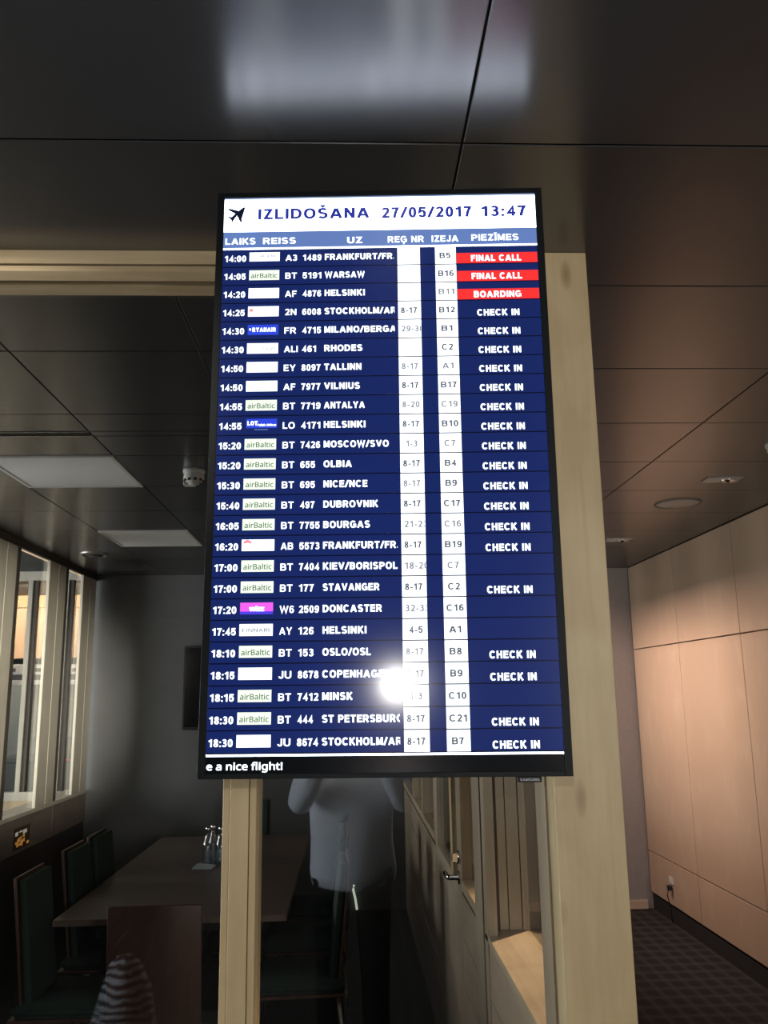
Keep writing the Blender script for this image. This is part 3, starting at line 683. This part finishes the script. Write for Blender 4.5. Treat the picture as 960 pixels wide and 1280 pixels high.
ROWS = [
 ('14:00','aegean','A3','1489','FRANKFURT/FRA','','B5','FINAL CALL'), ('14:05','air','BT','5191','WARSAW','','B16','FINAL CALL'), ('14:20','','AF','4876','HELSINKI','','B11','BOARDING'),
 ('14:25','dot','2N','6008','STOCKHOLM/ARN','8-17','B12','CHECK IN'), ('14:30','royal','FR','4715','MILANO/BERGAMO','29-30','B1','CHECK IN'), ('14:30','tours','ALI','461','RHODES','','C2','CHECK IN'),
 ('14:50','','EY','8097','TALLINN','8-17','A1','CHECK IN'), ('14:50','','AF','7977','VILNIUS','8-17','B17','CHECK IN'), ('14:55','air','BT','7719','ANTALYA','8-20','C19','CHECK IN'),
 ('14:55','lot','LO','4171','HELSINKI','8-17','B10','CHECK IN'), ('15:20','air','BT','7426','MOSCOW/SVO','1-3','C7','CHECK IN'), ('15:20','air','BT','655','OLBIA','8-17','B4','CHECK IN'),
 ('15:30','air','BT','695','NICE/NCE','8-17','B9','CHECK IN'), ('15:40','air','BT','497','DUBROVNIK','8-17','C17','CHECK IN'), ('16:05','air','BT','7755','BOURGAS','21-23','C16','CHECK IN'),
 ('16:20','curl','AB','5573','FRANKFURT/FRA','8-17','B19','CHECK IN'), ('17:00','air','BT','7404','KIEV/BORISPOL','18-20','C7',''), ('17:00','air','BT','177','STAVANGER','8-17','C2','CHECK IN'),
 ('17:20','pink','W6','2509','DONCASTER','32-33','C16',''), ('17:45','finn','AY','126','HELSINKI','4-5','A1',''), ('18:10','air','BT','153','OSLO/OSL','8-17','B8','CHECK IN'),
 ('18:15','','JU','8678','COPENHAGEN','8-17','B9','CHECK IN'), ('18:15','air','BT','7412','MINSK','1-3','C10',''), ('18:30','air','BT','444','ST PETERSBURG','8-17','C21','CHECK IN'),
 ('18:30','','JU','8674','STOCKHOLM/ARN','8-17','B7','CHECK IN')]
DW = {'FRANKFURT/FRA':142,'WARSAW':76,'HELSINKI':76,'STOCKHOLM/ARN':146,'MILANO/BERGAMO':161,'RHODES':71,'TALLINN':69,'VILNIUS':66,'ANTALYA':75,'MOSCOW/SVO':118,'OLBIA':51,'NICE/NCE':79,'DUBROVNIK':98,'BOURGAS':83,'KIEV/BORISPOL':131,'STAVANGER':99,'DONCASTER':103,'OSLO/OSL':83,'COPENHAGEN':117,'MINSK':52,'ST PETERSBURG':137}
NW = {4: 35.5, 3: 26.5}
P = 37.28
for i, (tm, lg, cd_, nr, dst, dk, gt, stt) in enumerate(ROWS):
    top = 425.3 - P*i; c = top-18.6
    row = rect('flight_row', -300.3, 300.3, top-P+2.2, top, SC['navy'], TV, 2)
    B = 0.036
    D = 0.028
    lettering('time_lettering', [(tm, -296.5, c-0.3, 12.6, 41, 'L', D, None)], SC['text'], row, 6)
    lettering('carrier_code', [(cd_, -180, c, 12.6, {'ALI': 25.5, 'W6': 25}.get(cd_, 22), 'L', D*.7, None)], SC['text'], row, 6)
    lettering('flight_number', [(nr, -147, c, 12.6, NW[len(nr)], 'L', D*.9, None)], SC['text'], row, 6)
    lettering('destination_lettering', [(dst, -105, c+0.8, 12.8, DW[dst], 'L', B, 26.5)], SC['text'], row, 6)
    if stt in ('FINAL CALL', 'BOARDING'): rect('status_bar', 145.8, 299.5, top-35.2, top-14, SC['red'], row, 4)
    if stt: lettering('status_lettering', [(stt, 221, top-25.3, 13, {'CHECK IN': 79, 'FINAL CALL': 95, 'BOARDING': 89}[stt], 'C', B*1.0, None)], SC['text'], row, 6)
    rect('desk_cell', 33.5, 76.3, top-P+1.6, top-0.4, SC['cell'], row, 4); rect('gate_cell', 105.3, 144.8, top-P+1.6, top-0.4, SC['cell'], row, 4)
    if dk:
        fits = dk not in ('29-30', '21-23', '18-20', '32-33')
        faint = (not fits) or i in (6, 8, 10, 12, 20)
        lettering('desk_number', [(dk, 38.5 if len(dk) > 3 or not fits else 44, c, 11.8, {'8-17': 31, '8-20': 32, '1-3': 21, '4-5': 24}.get(dk, 42), 'L', 0.028, 76)], SC['palegrey' if faint else 'greytext'], row, 6)
    lettering('gate_number', [(gt, 125 if len(gt) > 2 else 124, c, 11.8, {2: 21, 3: 30}[len(gt)], 'C', 0.028, None)], SC['palegrey' if i in (2, 8, 10, 14, 16, 6) else 'greytext'], row, 6)
    z0, z1 = c-7.8, c+12.6
    if i == 0: z0 = c-5.8
    if lg == 'air':
        lo = rect('airline_logo', -249, -191.6, z0, z1, SC['green'], row, 4)
        lettering('airline_lettering', [('airBaltic', -220.3, (z0+z1)/2-0.2, 11.5, 50, 'C', 0.010, None)], SC['greentext'], row, 6)
    elif lg == 'royal':
        rect('airline_logo', -249, -191.6, z0, z1, SC['royal'], row, 4); lettering('airline_lettering', [('RYANAIR', -240, (z0+z1)/2, 8.5, 44, 'L', 0.05, None)], SC['text'], row, 6); rect('logo_mark', -246, -242.5, c+1, c+5, SC['text'], row, 6)
    elif lg == 'lot':
        rect('airline_logo', -247, -190.6, c-4, c+13.5, SC['royal'], row, 4); lettering('airline_lettering', [('LOT', -245, c+5, 8.5, 19, 'L', 0.06, None), ('Polish Airlines', -226, c+2, 5, 34, 'L', 0.03, None)], SC['text'], row, 6); rect('logo_edge', -232, -207, c-8, c-6.5, SC['band'], row, 6)
    elif lg == 'pink':
        rect('airline_logo', -249, -191.6, z0+5, z1, SC['pink'], row, 4); rect('logo_edge', -249, -191.6, z0, z0+5, SC['violet'], row, 4)
        lettering('airline_lettering', [('wizz', -220, c+3, 9.5, 27, 'C', 0.06, None)], SC['text'], row, 6)
    else:
        rect('airline_logo', -249.2, -191.4, z0, z1, SC['cell'], row, 4)
        if lg == 'aegean': lettering('airline_lettering', [('AEGEAN', -200, c+4.5, 4.2, 28, 'R', 0.02, None)], SC['greytext'], row, 6)
        if lg == 'tours': lettering('airline_lettering', [('TOURS', -196, c+1, 8, 26, 'R', 0.006, None)], SC['greytext'], row, 6)
        if lg == 'finn': lettering('airline_lettering', [('FINNAIR', -220, c+2, 6.5, 48, 'C', 0.01, None)], SC['greytext'], row, 6)
        if lg == 'dot': rect('logo_mark', -246, -240, c+1.5, c+7.5, SC['rose'], row, 6)
        if lg == 'curl':
            bm = bmesh.new(); pts = []
            for k in range(9): a = PI*(0.85-0.75*k/8); pts.append((-239+8.5*math.cos(a), 4+c+8*math.sin(a)))
            for k in range(8, -1, -1): a = PI*(0.85-0.75*k/8); pts.append((-239+6.5*math.cos(a)+0.6, 4+c+3.5*math.sin(a)-1))
            bm.faces.new([bm.verts.new((x*mm, -0.0021, z*mm)) for x, z in pts]); bmesh.ops.triangulate(bm, faces=bm.faces)
            for f in bm.faces:
                if f.normal.y > 0: f.normal_flip()
            me = bpy.data.meshes.new('logo_mark'); bm.to_mesh(me); bm.free(); link('logo_mark', me, SC['rose'], row)
# maker's badge under the frame, and the knob above it
bd = box('badge', 0.221, 0.261, -0.003, 0.006, -0.5555, -0.546, M['void'], TV, 0.001)
o = lettering('badge_lettering', [('SAMSUNG', 241, -551.2, 4.2, 32, 'C', 0.03, None)], plain('badge_print', (0.35, 0.35, 0.36), 0.6), bd, 0); o.location.y = -0.0032
lathe('top_knob', [(0, 0), (0.013, 0), (0.0125, 0.004), (0.008, 0.0075), (0, 0.009)], M['black'], TV, 20, (0.047, 0.02, hz-0.001))
# bracket that carries the display from the posts
br = empty('display_bracket', (0, 0, 0))
box('crossbar', -0.255, 0.449, FY-0.035, FY, 2.16, 2.24, M['black'], br, 0.003)
for x in (-0.08, 0.20): box('arm', x, x+0.04, 1.612, FY-0.03, 2.17, 2.23, M['black'], br, 0.003)
box('mount_plate', -0.14, 0.26, 1.603, 1.613, 2.05, 2.36, M['black'], br, 0.003)
tag(br, 'black steel bracket between the departure display and the wooden posts', 'bracket')

# ================================================================== MEETING TABLE
t = empty('meeting_table', (-0.865, 5.62, 0))
box('tabletop', -0.55, 0.55, -1.20, 1.20, 0.72, 0.75, M['table'], t, 0.003)
box('apron', -0.42, 0.42, -1.0, 1.0, 0.64, 0.72, M['black'], t)
for y in (-0.85, 0.85):
    for x in (-0.36, 0.36): box('leg', x-0.04, x+0.04, y-0.04, y+0.04, 0.02, 0.66, M['black'], t, 0.004)
    box('foot', -0.45, 0.45, y-0.05, y+0.05, 0, 0.03, M['black'], t, 0.004)
tag(t, 'long dark brown meeting table in the dim glazed room', 'table')

# chairs: green cushions on a red-brown shell
def chair():
    t = empty('conference_chair')                       # faces +Y, back at -Y
    def pad(name, w, th, h, mat, y, z, tilt, bev):
        bm = bmesh.new(); bm_box(bm, -w/2, w/2, -th/2, th/2, 0, h)
        bmesh.ops.bevel(bm, geom=bm.edges[:], offset=bev, segments=3, affect='EDGES', profile=0.6)
        for v in bm.verts: v.co.y -= 0.05*math.sin(PI*min(1, max(0, v.co.z/h)))*0.4 - 0.03*(v.co.x/(w/2))**2
        bmesh.ops.rotate(bm, verts=bm.verts, matrix=Matrix.Rotation(tilt, 3, 'X'))
        me = bpy.data.meshes.new(name); bm.to_mesh(me); bm.free(); o = link(name, me, mat, t, True); o.location = (0, y, z); return o
    pad('backrest', 0.34, 0.035, 0.53, M['green'], -0.185, 0.44, 0.11, 0.012)
    pad('back_shell', 0.365, 0.014, 0.55, M['brown'], -0.216, 0.43, 0.11, 0.005)
    bm = bmesh.new(); bm_box(bm, -0.22, 0.22, -0.22, 0.22, 0.40, 0.455); bmesh.ops.bevel(bm, geom=bm.edges[:], offset=0.018, segments=3, affect='EDGES')
    me = bpy.data.meshes.new('seat'); bm.to_mesh(me); bm.free(); link('seat', me, M['green'], t, True)
    box('seat_shell', -0.22, 0.22, -0.23, 0.21, 0.385, 0.402, M['brown'], t, 0.004)
    for x in (-1, 1):
        tube('leg', [(x*0.19, 0.18, 0.39), (x*0.21, 0.22, 0.0)], 0.011, M['steel'], t); tube('leg', [(x*0.19, -0.18, 0.39), (x*0.21, -0.24, 0.0)], 0.011, M['steel'], t)
    return t
proto = chair()
# (x, y, rotation, label); rotation turns +Y (front) towards the table
spots = [(-1.28, 4.40, -PI/2, 'dark green chair nearest the glass on the window side of the table'),
         (-1.29, 5.09, -PI/2, 'middle dark green chair on the window side of the table'),
         (-1.29, 5.54, -PI/2, 'farthest dark green chair on the window side of the table'),
         (-0.265, 4.62, PI/2+0.05, 'green chair with red-brown shell nearest the door side glass front'),
         (-0.27, 5.30, PI/2, 'green chair second along the door side of the table'),
         (-0.27, 6.00, PI/2-0.05, 'green chair farthest along the door side of the table'),
         (-0.77, 3.88, 0, 'red-brown backed chair at the near head of the table'),
         (-0.82, 6.86, PI, 'dark chair at the far head of the table, half behind the slim post')]
for i, (x, y, r, lab) in enumerate(spots):
    o = proto if i == 0 else copy_tree(proto)
    o.location = (x, y, 0); o.rotation_euler = (0, 0, r); tag(o, lab, 'chair', 'upholstered chairs around the meeting table')

# tray with bottles
tz = 0.75
t = empty('glass_tray', (-0.83, 5.72, tz))
box('tray_plate', -0.11, 0.14, -0.085, 0.085, 0.001, 0.006, M['clear'], t, 0.001)
tag(t, 'flat clear tray under the glass bottles on the table', 'tray')
def bottle():
    t = empty('water_bottle')
    lathe('glass_body', [(0, 0.001), (0.030, 0.001), (0.033, 0.008), (0.033, 0.10), (0.030, 0.125), (0.016, 0.160), (0.0135, 0.195), (0.0135, 0.205)], M['clear'], t, 20)
    lathe('water', [(0, 0.006), (0.029, 0.006), (0.029, 0.10), (0.026, 0.122), (0, 0.122)], M['clear'], t, 16)
    lathe('cap', [(0.0145, 0.197), (0.0155, 0.198), (0.0155, 0.215), (0.013, 0.219), (0, 0.219)], M['chrome'], t, 16)
    return t
bp = bottle()
for i, (x, y, lab) in enumerate([(-0.895, 5.68, 'clear glass bottle at the front left of the four on the tray'), (-0.815, 5.68, 'clear glass bottle in front beside the slim post'),
                                 (-0.875, 5.76, 'clear glass bottle at the back left of the four on the tray'), (-0.795, 5.76, 'clear glass bottle behind, nearest the slim post')]):
    o = bp if i == 0 else copy_tree(bp)
    o.location = (x, y, tz+0.006); tag(o, lab, 'bottle', 'clear glass bottles on the meeting table')
bm = bmesh.new()
for k, (a, b) in enumerate(((0, 0.0), (1, 0.004))): pass
vs = [bm.verts.new(v) for v in ((-0.07, -0.03, 0.002), (0.05, -0.045, 0.002), (0.065, 0.04, 0.008), (-0.045, 0.045, 0.020))]
f = bm.faces.new(vs); r_ = bmesh.ops.extrude_face_region(bm, geom=[f]); 
for v in [g for g in r_['geom'] if isinstance(g, bmesh.types.BMVert)]: v.co.z += 0.003
bmesh.ops.recalc_face_normals(bm, faces=bm.faces)
me = bpy.data.meshes.new('paper_napkin'); bm.to_mesh(me); bm.free(); o = link('paper_napkin', me, plain('napkin_paper', (0.42, 0.48, 0.52), 0.8)); o.location = (-0.90, 5.60, tz)
tag(o, 'pale folded paper sheet lying before the glass bottles', 'napkin')

# ---- back wall things
t = empty('wall_television', (-0.88, 7.73, 1.845))
box('casing', -0.575, 0.575, -0.06, -0.005, -0.355, 0.355, M['black'], t, 0.006); box('screen', -0.56, 0.56, -0.0625, -0.06, -0.335, 0.34, M['blackgloss'], t)
box('wall_bracket', -0.2, 0.2, -0.01, 0.0, -0.15, 0.15, M['steel'], t)
tag(t, 'switched-off black television on the grey wall of the meeting room', 'television')
lm = plain('pale_glint_glow', (0.85, 0.9, 0.75), 0.4); b_ = lm.node_tree.nodes['Principled BSDF']; b_.inputs['Emission Color'].default_value = (0.85, 0.95, 0.75, 1); b_.inputs['Emission Strength'].default_value = 0.55
o = tube('flash_glint', [(0.012, 7.70, 0.205), (0.005, 7.70, 0.17), (0.022, 7.70, 0.10), (0.032, 7.70, 0.035), (0.036, 7.70, 0.012)], 0.010, lm)  # emissive streak added in place of a flash reflection
tag(o, 'short bright curved glint, a glowing stand-in for a flash reflection, low on the far grey wall', 'light')

# ================================================================== PHOTOGRAPHER, seen mirrored in the glass
def skin_mesh(name, verts, edges, radii, mat, parent, sub=2, root=0):
    me = bpy.data.meshes.new(name); me.from_pydata(verts, edges, []); o = bpy.data.objects.new(name, me); COL.objects.link(o)
    sk = o.modifiers.new('skin', 'SKIN'); ss = o.modifiers.new('sub', 'SUBSURF'); ss.levels = ss.render_levels = sub
    if not me.skin_vertices: 
        bpy.context.view_layer.objects.active = o
    for i, r in enumerate(radii):
        r = r if isinstance(r, tuple) else (r, r); me.skin_vertices[0].data[i].radius = r; me.skin_vertices[0].data[i].use_root = (i == root)
    dg = bpy.context.evaluated_depsgraph_get(); m2 = bpy.data.meshes.new_from_object(o.evaluated_get(dg)); bpy.data.objects.remove(o)
    return link(name, m2, mat, parent, True)
pr = empty('person', (0.0, -0.45, 0))
V = []; E_ = []; Rr = []
def add(p, r, parent=None):
    V.append(p); Rr.append(r); i = len(V)-1
    if parent is not None: E_.append((parent, i))
    return i
pel = add((0, 0, 0.97), (0.15, 0.10)); s1 = add((0, 0.01, 1.12), (0.13, 0.09), pel); s2 = add((0, 0.0, 1.32), (0.15, 0.10), s1); s3 = add((0, -0.01, 1.46), (0.11, 0.08), s2)
nk = add((0, 0.0, 1.56), 0.055, s3); h1 = add((0, 0.03, 1.66), (0.066, 0.080), nk); h2 = add((0, 0.02, 1.75), (0.078, 0.092), h1); h3 = add((0, 0.015, 1.82), (0.060, 0.070), h2)
for sx in (-1, 1):
    sh = add((sx*0.185, -0.01, 1.46), 0.055, s3); el = add((sx*0.24, 0.16, 1.28), 0.042, sh); wr_ = add((sx*0.085, 0.385, 1.62), (0.026, 0.022), el); pm = add((sx*0.060, 0.405, 1.69), (0.034, 0.018), wr_)
    for k in range(4):
        z = 1.70 + 0.019*k; f1 = add((sx*0.052, 0.418-0.0, z+0.008), 0.010, pm); f2 = add((sx*0.044, 0.436, z+0.014), 0.0085, f1); f3 = add((sx*0.030, 0.434, z+0.018), 0.0075, f2)
    t1 = add((sx*0.050, 0.395, 1.705), 0.011, pm); add((sx*0.034, 0.412, 1.745), 0.009, t1)
    hp = add((sx*0.095, 0, 0.90), (0.085, 0.085), pel); kn = add((sx*0.105, 0.02, 0.50), 0.055, hp); an = add((sx*0.11, -0.02, 0.09), 0.038, kn); add((sx*0.12, 0.10, 0.04), (0.04, 0.025), an)
skin_mesh('body', V, E_, Rr, M['skin'], pr, 1)
def loft(name, rings, mat, parent, seg=28, wob=0.0):
    bm = bmesh.new(); rs = []
    for (cx, cy, z, rx, ry) in rings:
        rs.append([bm.verts.new((cx+(rx+wob*math.sin(5*a+z*9))*math.cos(a), cy+(ry+wob*math.cos(4*a+z*7))*math.sin(a), z + (0.012*math.cos(2*a) if (wob and z < 0.93) else 0))) for a in [2*PI*k/seg for k in range(seg)]])
    for a, b in zip(rs, rs[1:]):
        for k in range(seg): bm.faces.new((a[k], a[(k+1) % seg], b[(k+1) % seg], b[k]))
    me = bpy.data.meshes.new(name); bm.to_mesh(me); bm.free(); o = link(name, me, mat, parent, True)
    md = o.modifiers.new('thick', 'SOLIDIFY'); md.thickness = 0.004; return o
sh_o = loft('shirt', [(0, 0.01, 0.885, 0.205, 0.150), (0, 0.01, 0.95, 0.210, 0.155), (0, 0.01, 1.08, 0.200, 0.145), (0, 0.01, 1.25, 0.205, 0.145), (0, 0, 1.38, 0.215, 0.145), (0, -0.005, 1.46, 0.200, 0.12), (0, -0.005, 1.51, 0.12, 0.09), (0, 0.0, 1.54, 0.068, 0.068)], M['shirt'], pr, 32, 0.006)
for sx in (-1, 1): tube('sleeve', [(sx*0.15, -0.01, 1.45), (sx*0.20, 0.02, 1.42), (sx*0.235, 0.12, 1.32), (sx*0.245, 0.165, 1.28), (sx*0.20, 0.22, 1.36), (sx*0.135, 0.31, 1.49)], [0.075, 0.075, 0.062, 0.060, 0.052, 0.042], M['shirt'], sh_o, 14)
V2 = [(0, 0, 0.98), (-0.1, 0, 0.88), (-0.105, 0.02, 0.50), (-0.11, -0.01, 0.06), (0.1, 0, 0.88), (0.105, 0.02, 0.50), (0.11, -0.01, 0.06)]
skin_mesh('trousers', V2, [(0,1),(1,2),(2,3),(0,4),(4,5),(5,6)], [(0.17, 0.12), (0.105, 0.105), 0.075, 0.062, (0.105, 0.105), 0.075, 0.062], M['trousers'], pr, 2)
for sx in (-1, 1):
    bm = bmesh.new(); bm_box(bm, sx*0.12-0.05, sx*0.12+0.05, -0.10, 0.19, 0, 0.09); bmesh.ops.bevel(bm, geom=bm.edges[:], offset=0.03, segments=3, affect='EDGES')
    me = bpy.data.meshes.new('shoe'); bm.to_mesh(me); bm.free(); link('shoe', me, M['black'], pr, True)
lathe('hair', [(0.086, -0.02), (0.096, 0.03), (0.090, 0.075), (0.06, 0.105), (0, 0.118)], M['hair'], pr, 24, (0, 0.0, 1.755))
lathe('nose', [(0.014, 0), (0.011, 0.012), (0.004, 0.05), (0, 0.052)], M['skin'], pr, 10, (0, 0.112, 1.705))
for sx in (-1, 1):
    lathe('eye', [(0, -0.011), (0.009, -0.006), (0.011, 0), (0.009, 0.006), (0, 0.011)], M['black'], pr, 12, (sx*0.030, 0.100, 1.755)); lathe('ear', [(0, -0.03), (0.010, -0.02), (0.012, 0.01), (0, 0.03)], M['skin'], pr, 10, (sx*0.086, 0.015, 1.735))
box('mouth', -0.022, 0.022, 0.100, 0.112, 1.676, 1.683, plain('lips', (0.40, 0.18, 0.16), 0.5), pr, 0.003)
tag(pr, 'person in loose pale shirt and black trousers holding up a phone', 'person')
ph = empty('smartphone', (0.0, -0.013, 1.735), (0.2, 0, 0))
box('phone_body', -0.036, 0.036, -0.005, 0.003, -0.075, 0.062, M['blackgloss'], ph, 0.002); box('phone_screen', -0.033, 0.033, -0.0056, -0.005, -0.068, 0.055, M['black'], ph)
tag(ph, 'black smartphone held up in both hands by the person', 'phone')
# striped bag mirrored low in the glass
t = empty('striped_bag', (-1.08, -0.5, 0))
bm = bmesh.new(); rs = []
for (z, rx, ry) in ((0.0, 0.13, 0.08), (0.04, 0.15, 0.10), (0.25, 0.155, 0.105), (0.42, 0.12, 0.08), (0.53, 0.07, 0.05), (0.57, 0.03, 0.03)):
    rs.append([bm.verts.new(((rx+0.012*math.sin(5*a+z*20))*math.cos(a), (ry+0.01*math.cos(4*a))*math.sin(a), z)) for a in [2*PI*k/24 for k in range(24)]])
for a, b in zip(rs, rs[1:]):
    for k in range(24): bm.faces.new((a[k], a[(k+1) % 24], b[(k+1) % 24], b[k]))
bm.faces.new(rs[0][::-1]); bm.faces.new(rs[-1])
me = bpy.data.meshes.new('bag_body'); bm.to_mesh(me); bm.free(); link('bag_body', me, M['striped'], t, True)
tube('strap', [(-0.03, 0, 0.55), (-0.05, 0, 0.62), (0, 0, 0.68), (0.05, 0, 0.62), (0.03, 0, 0.55)], 0.008, M['black'], t)
tag(t, 'black and white striped soft bag mirrored low in the left glass', 'bag')
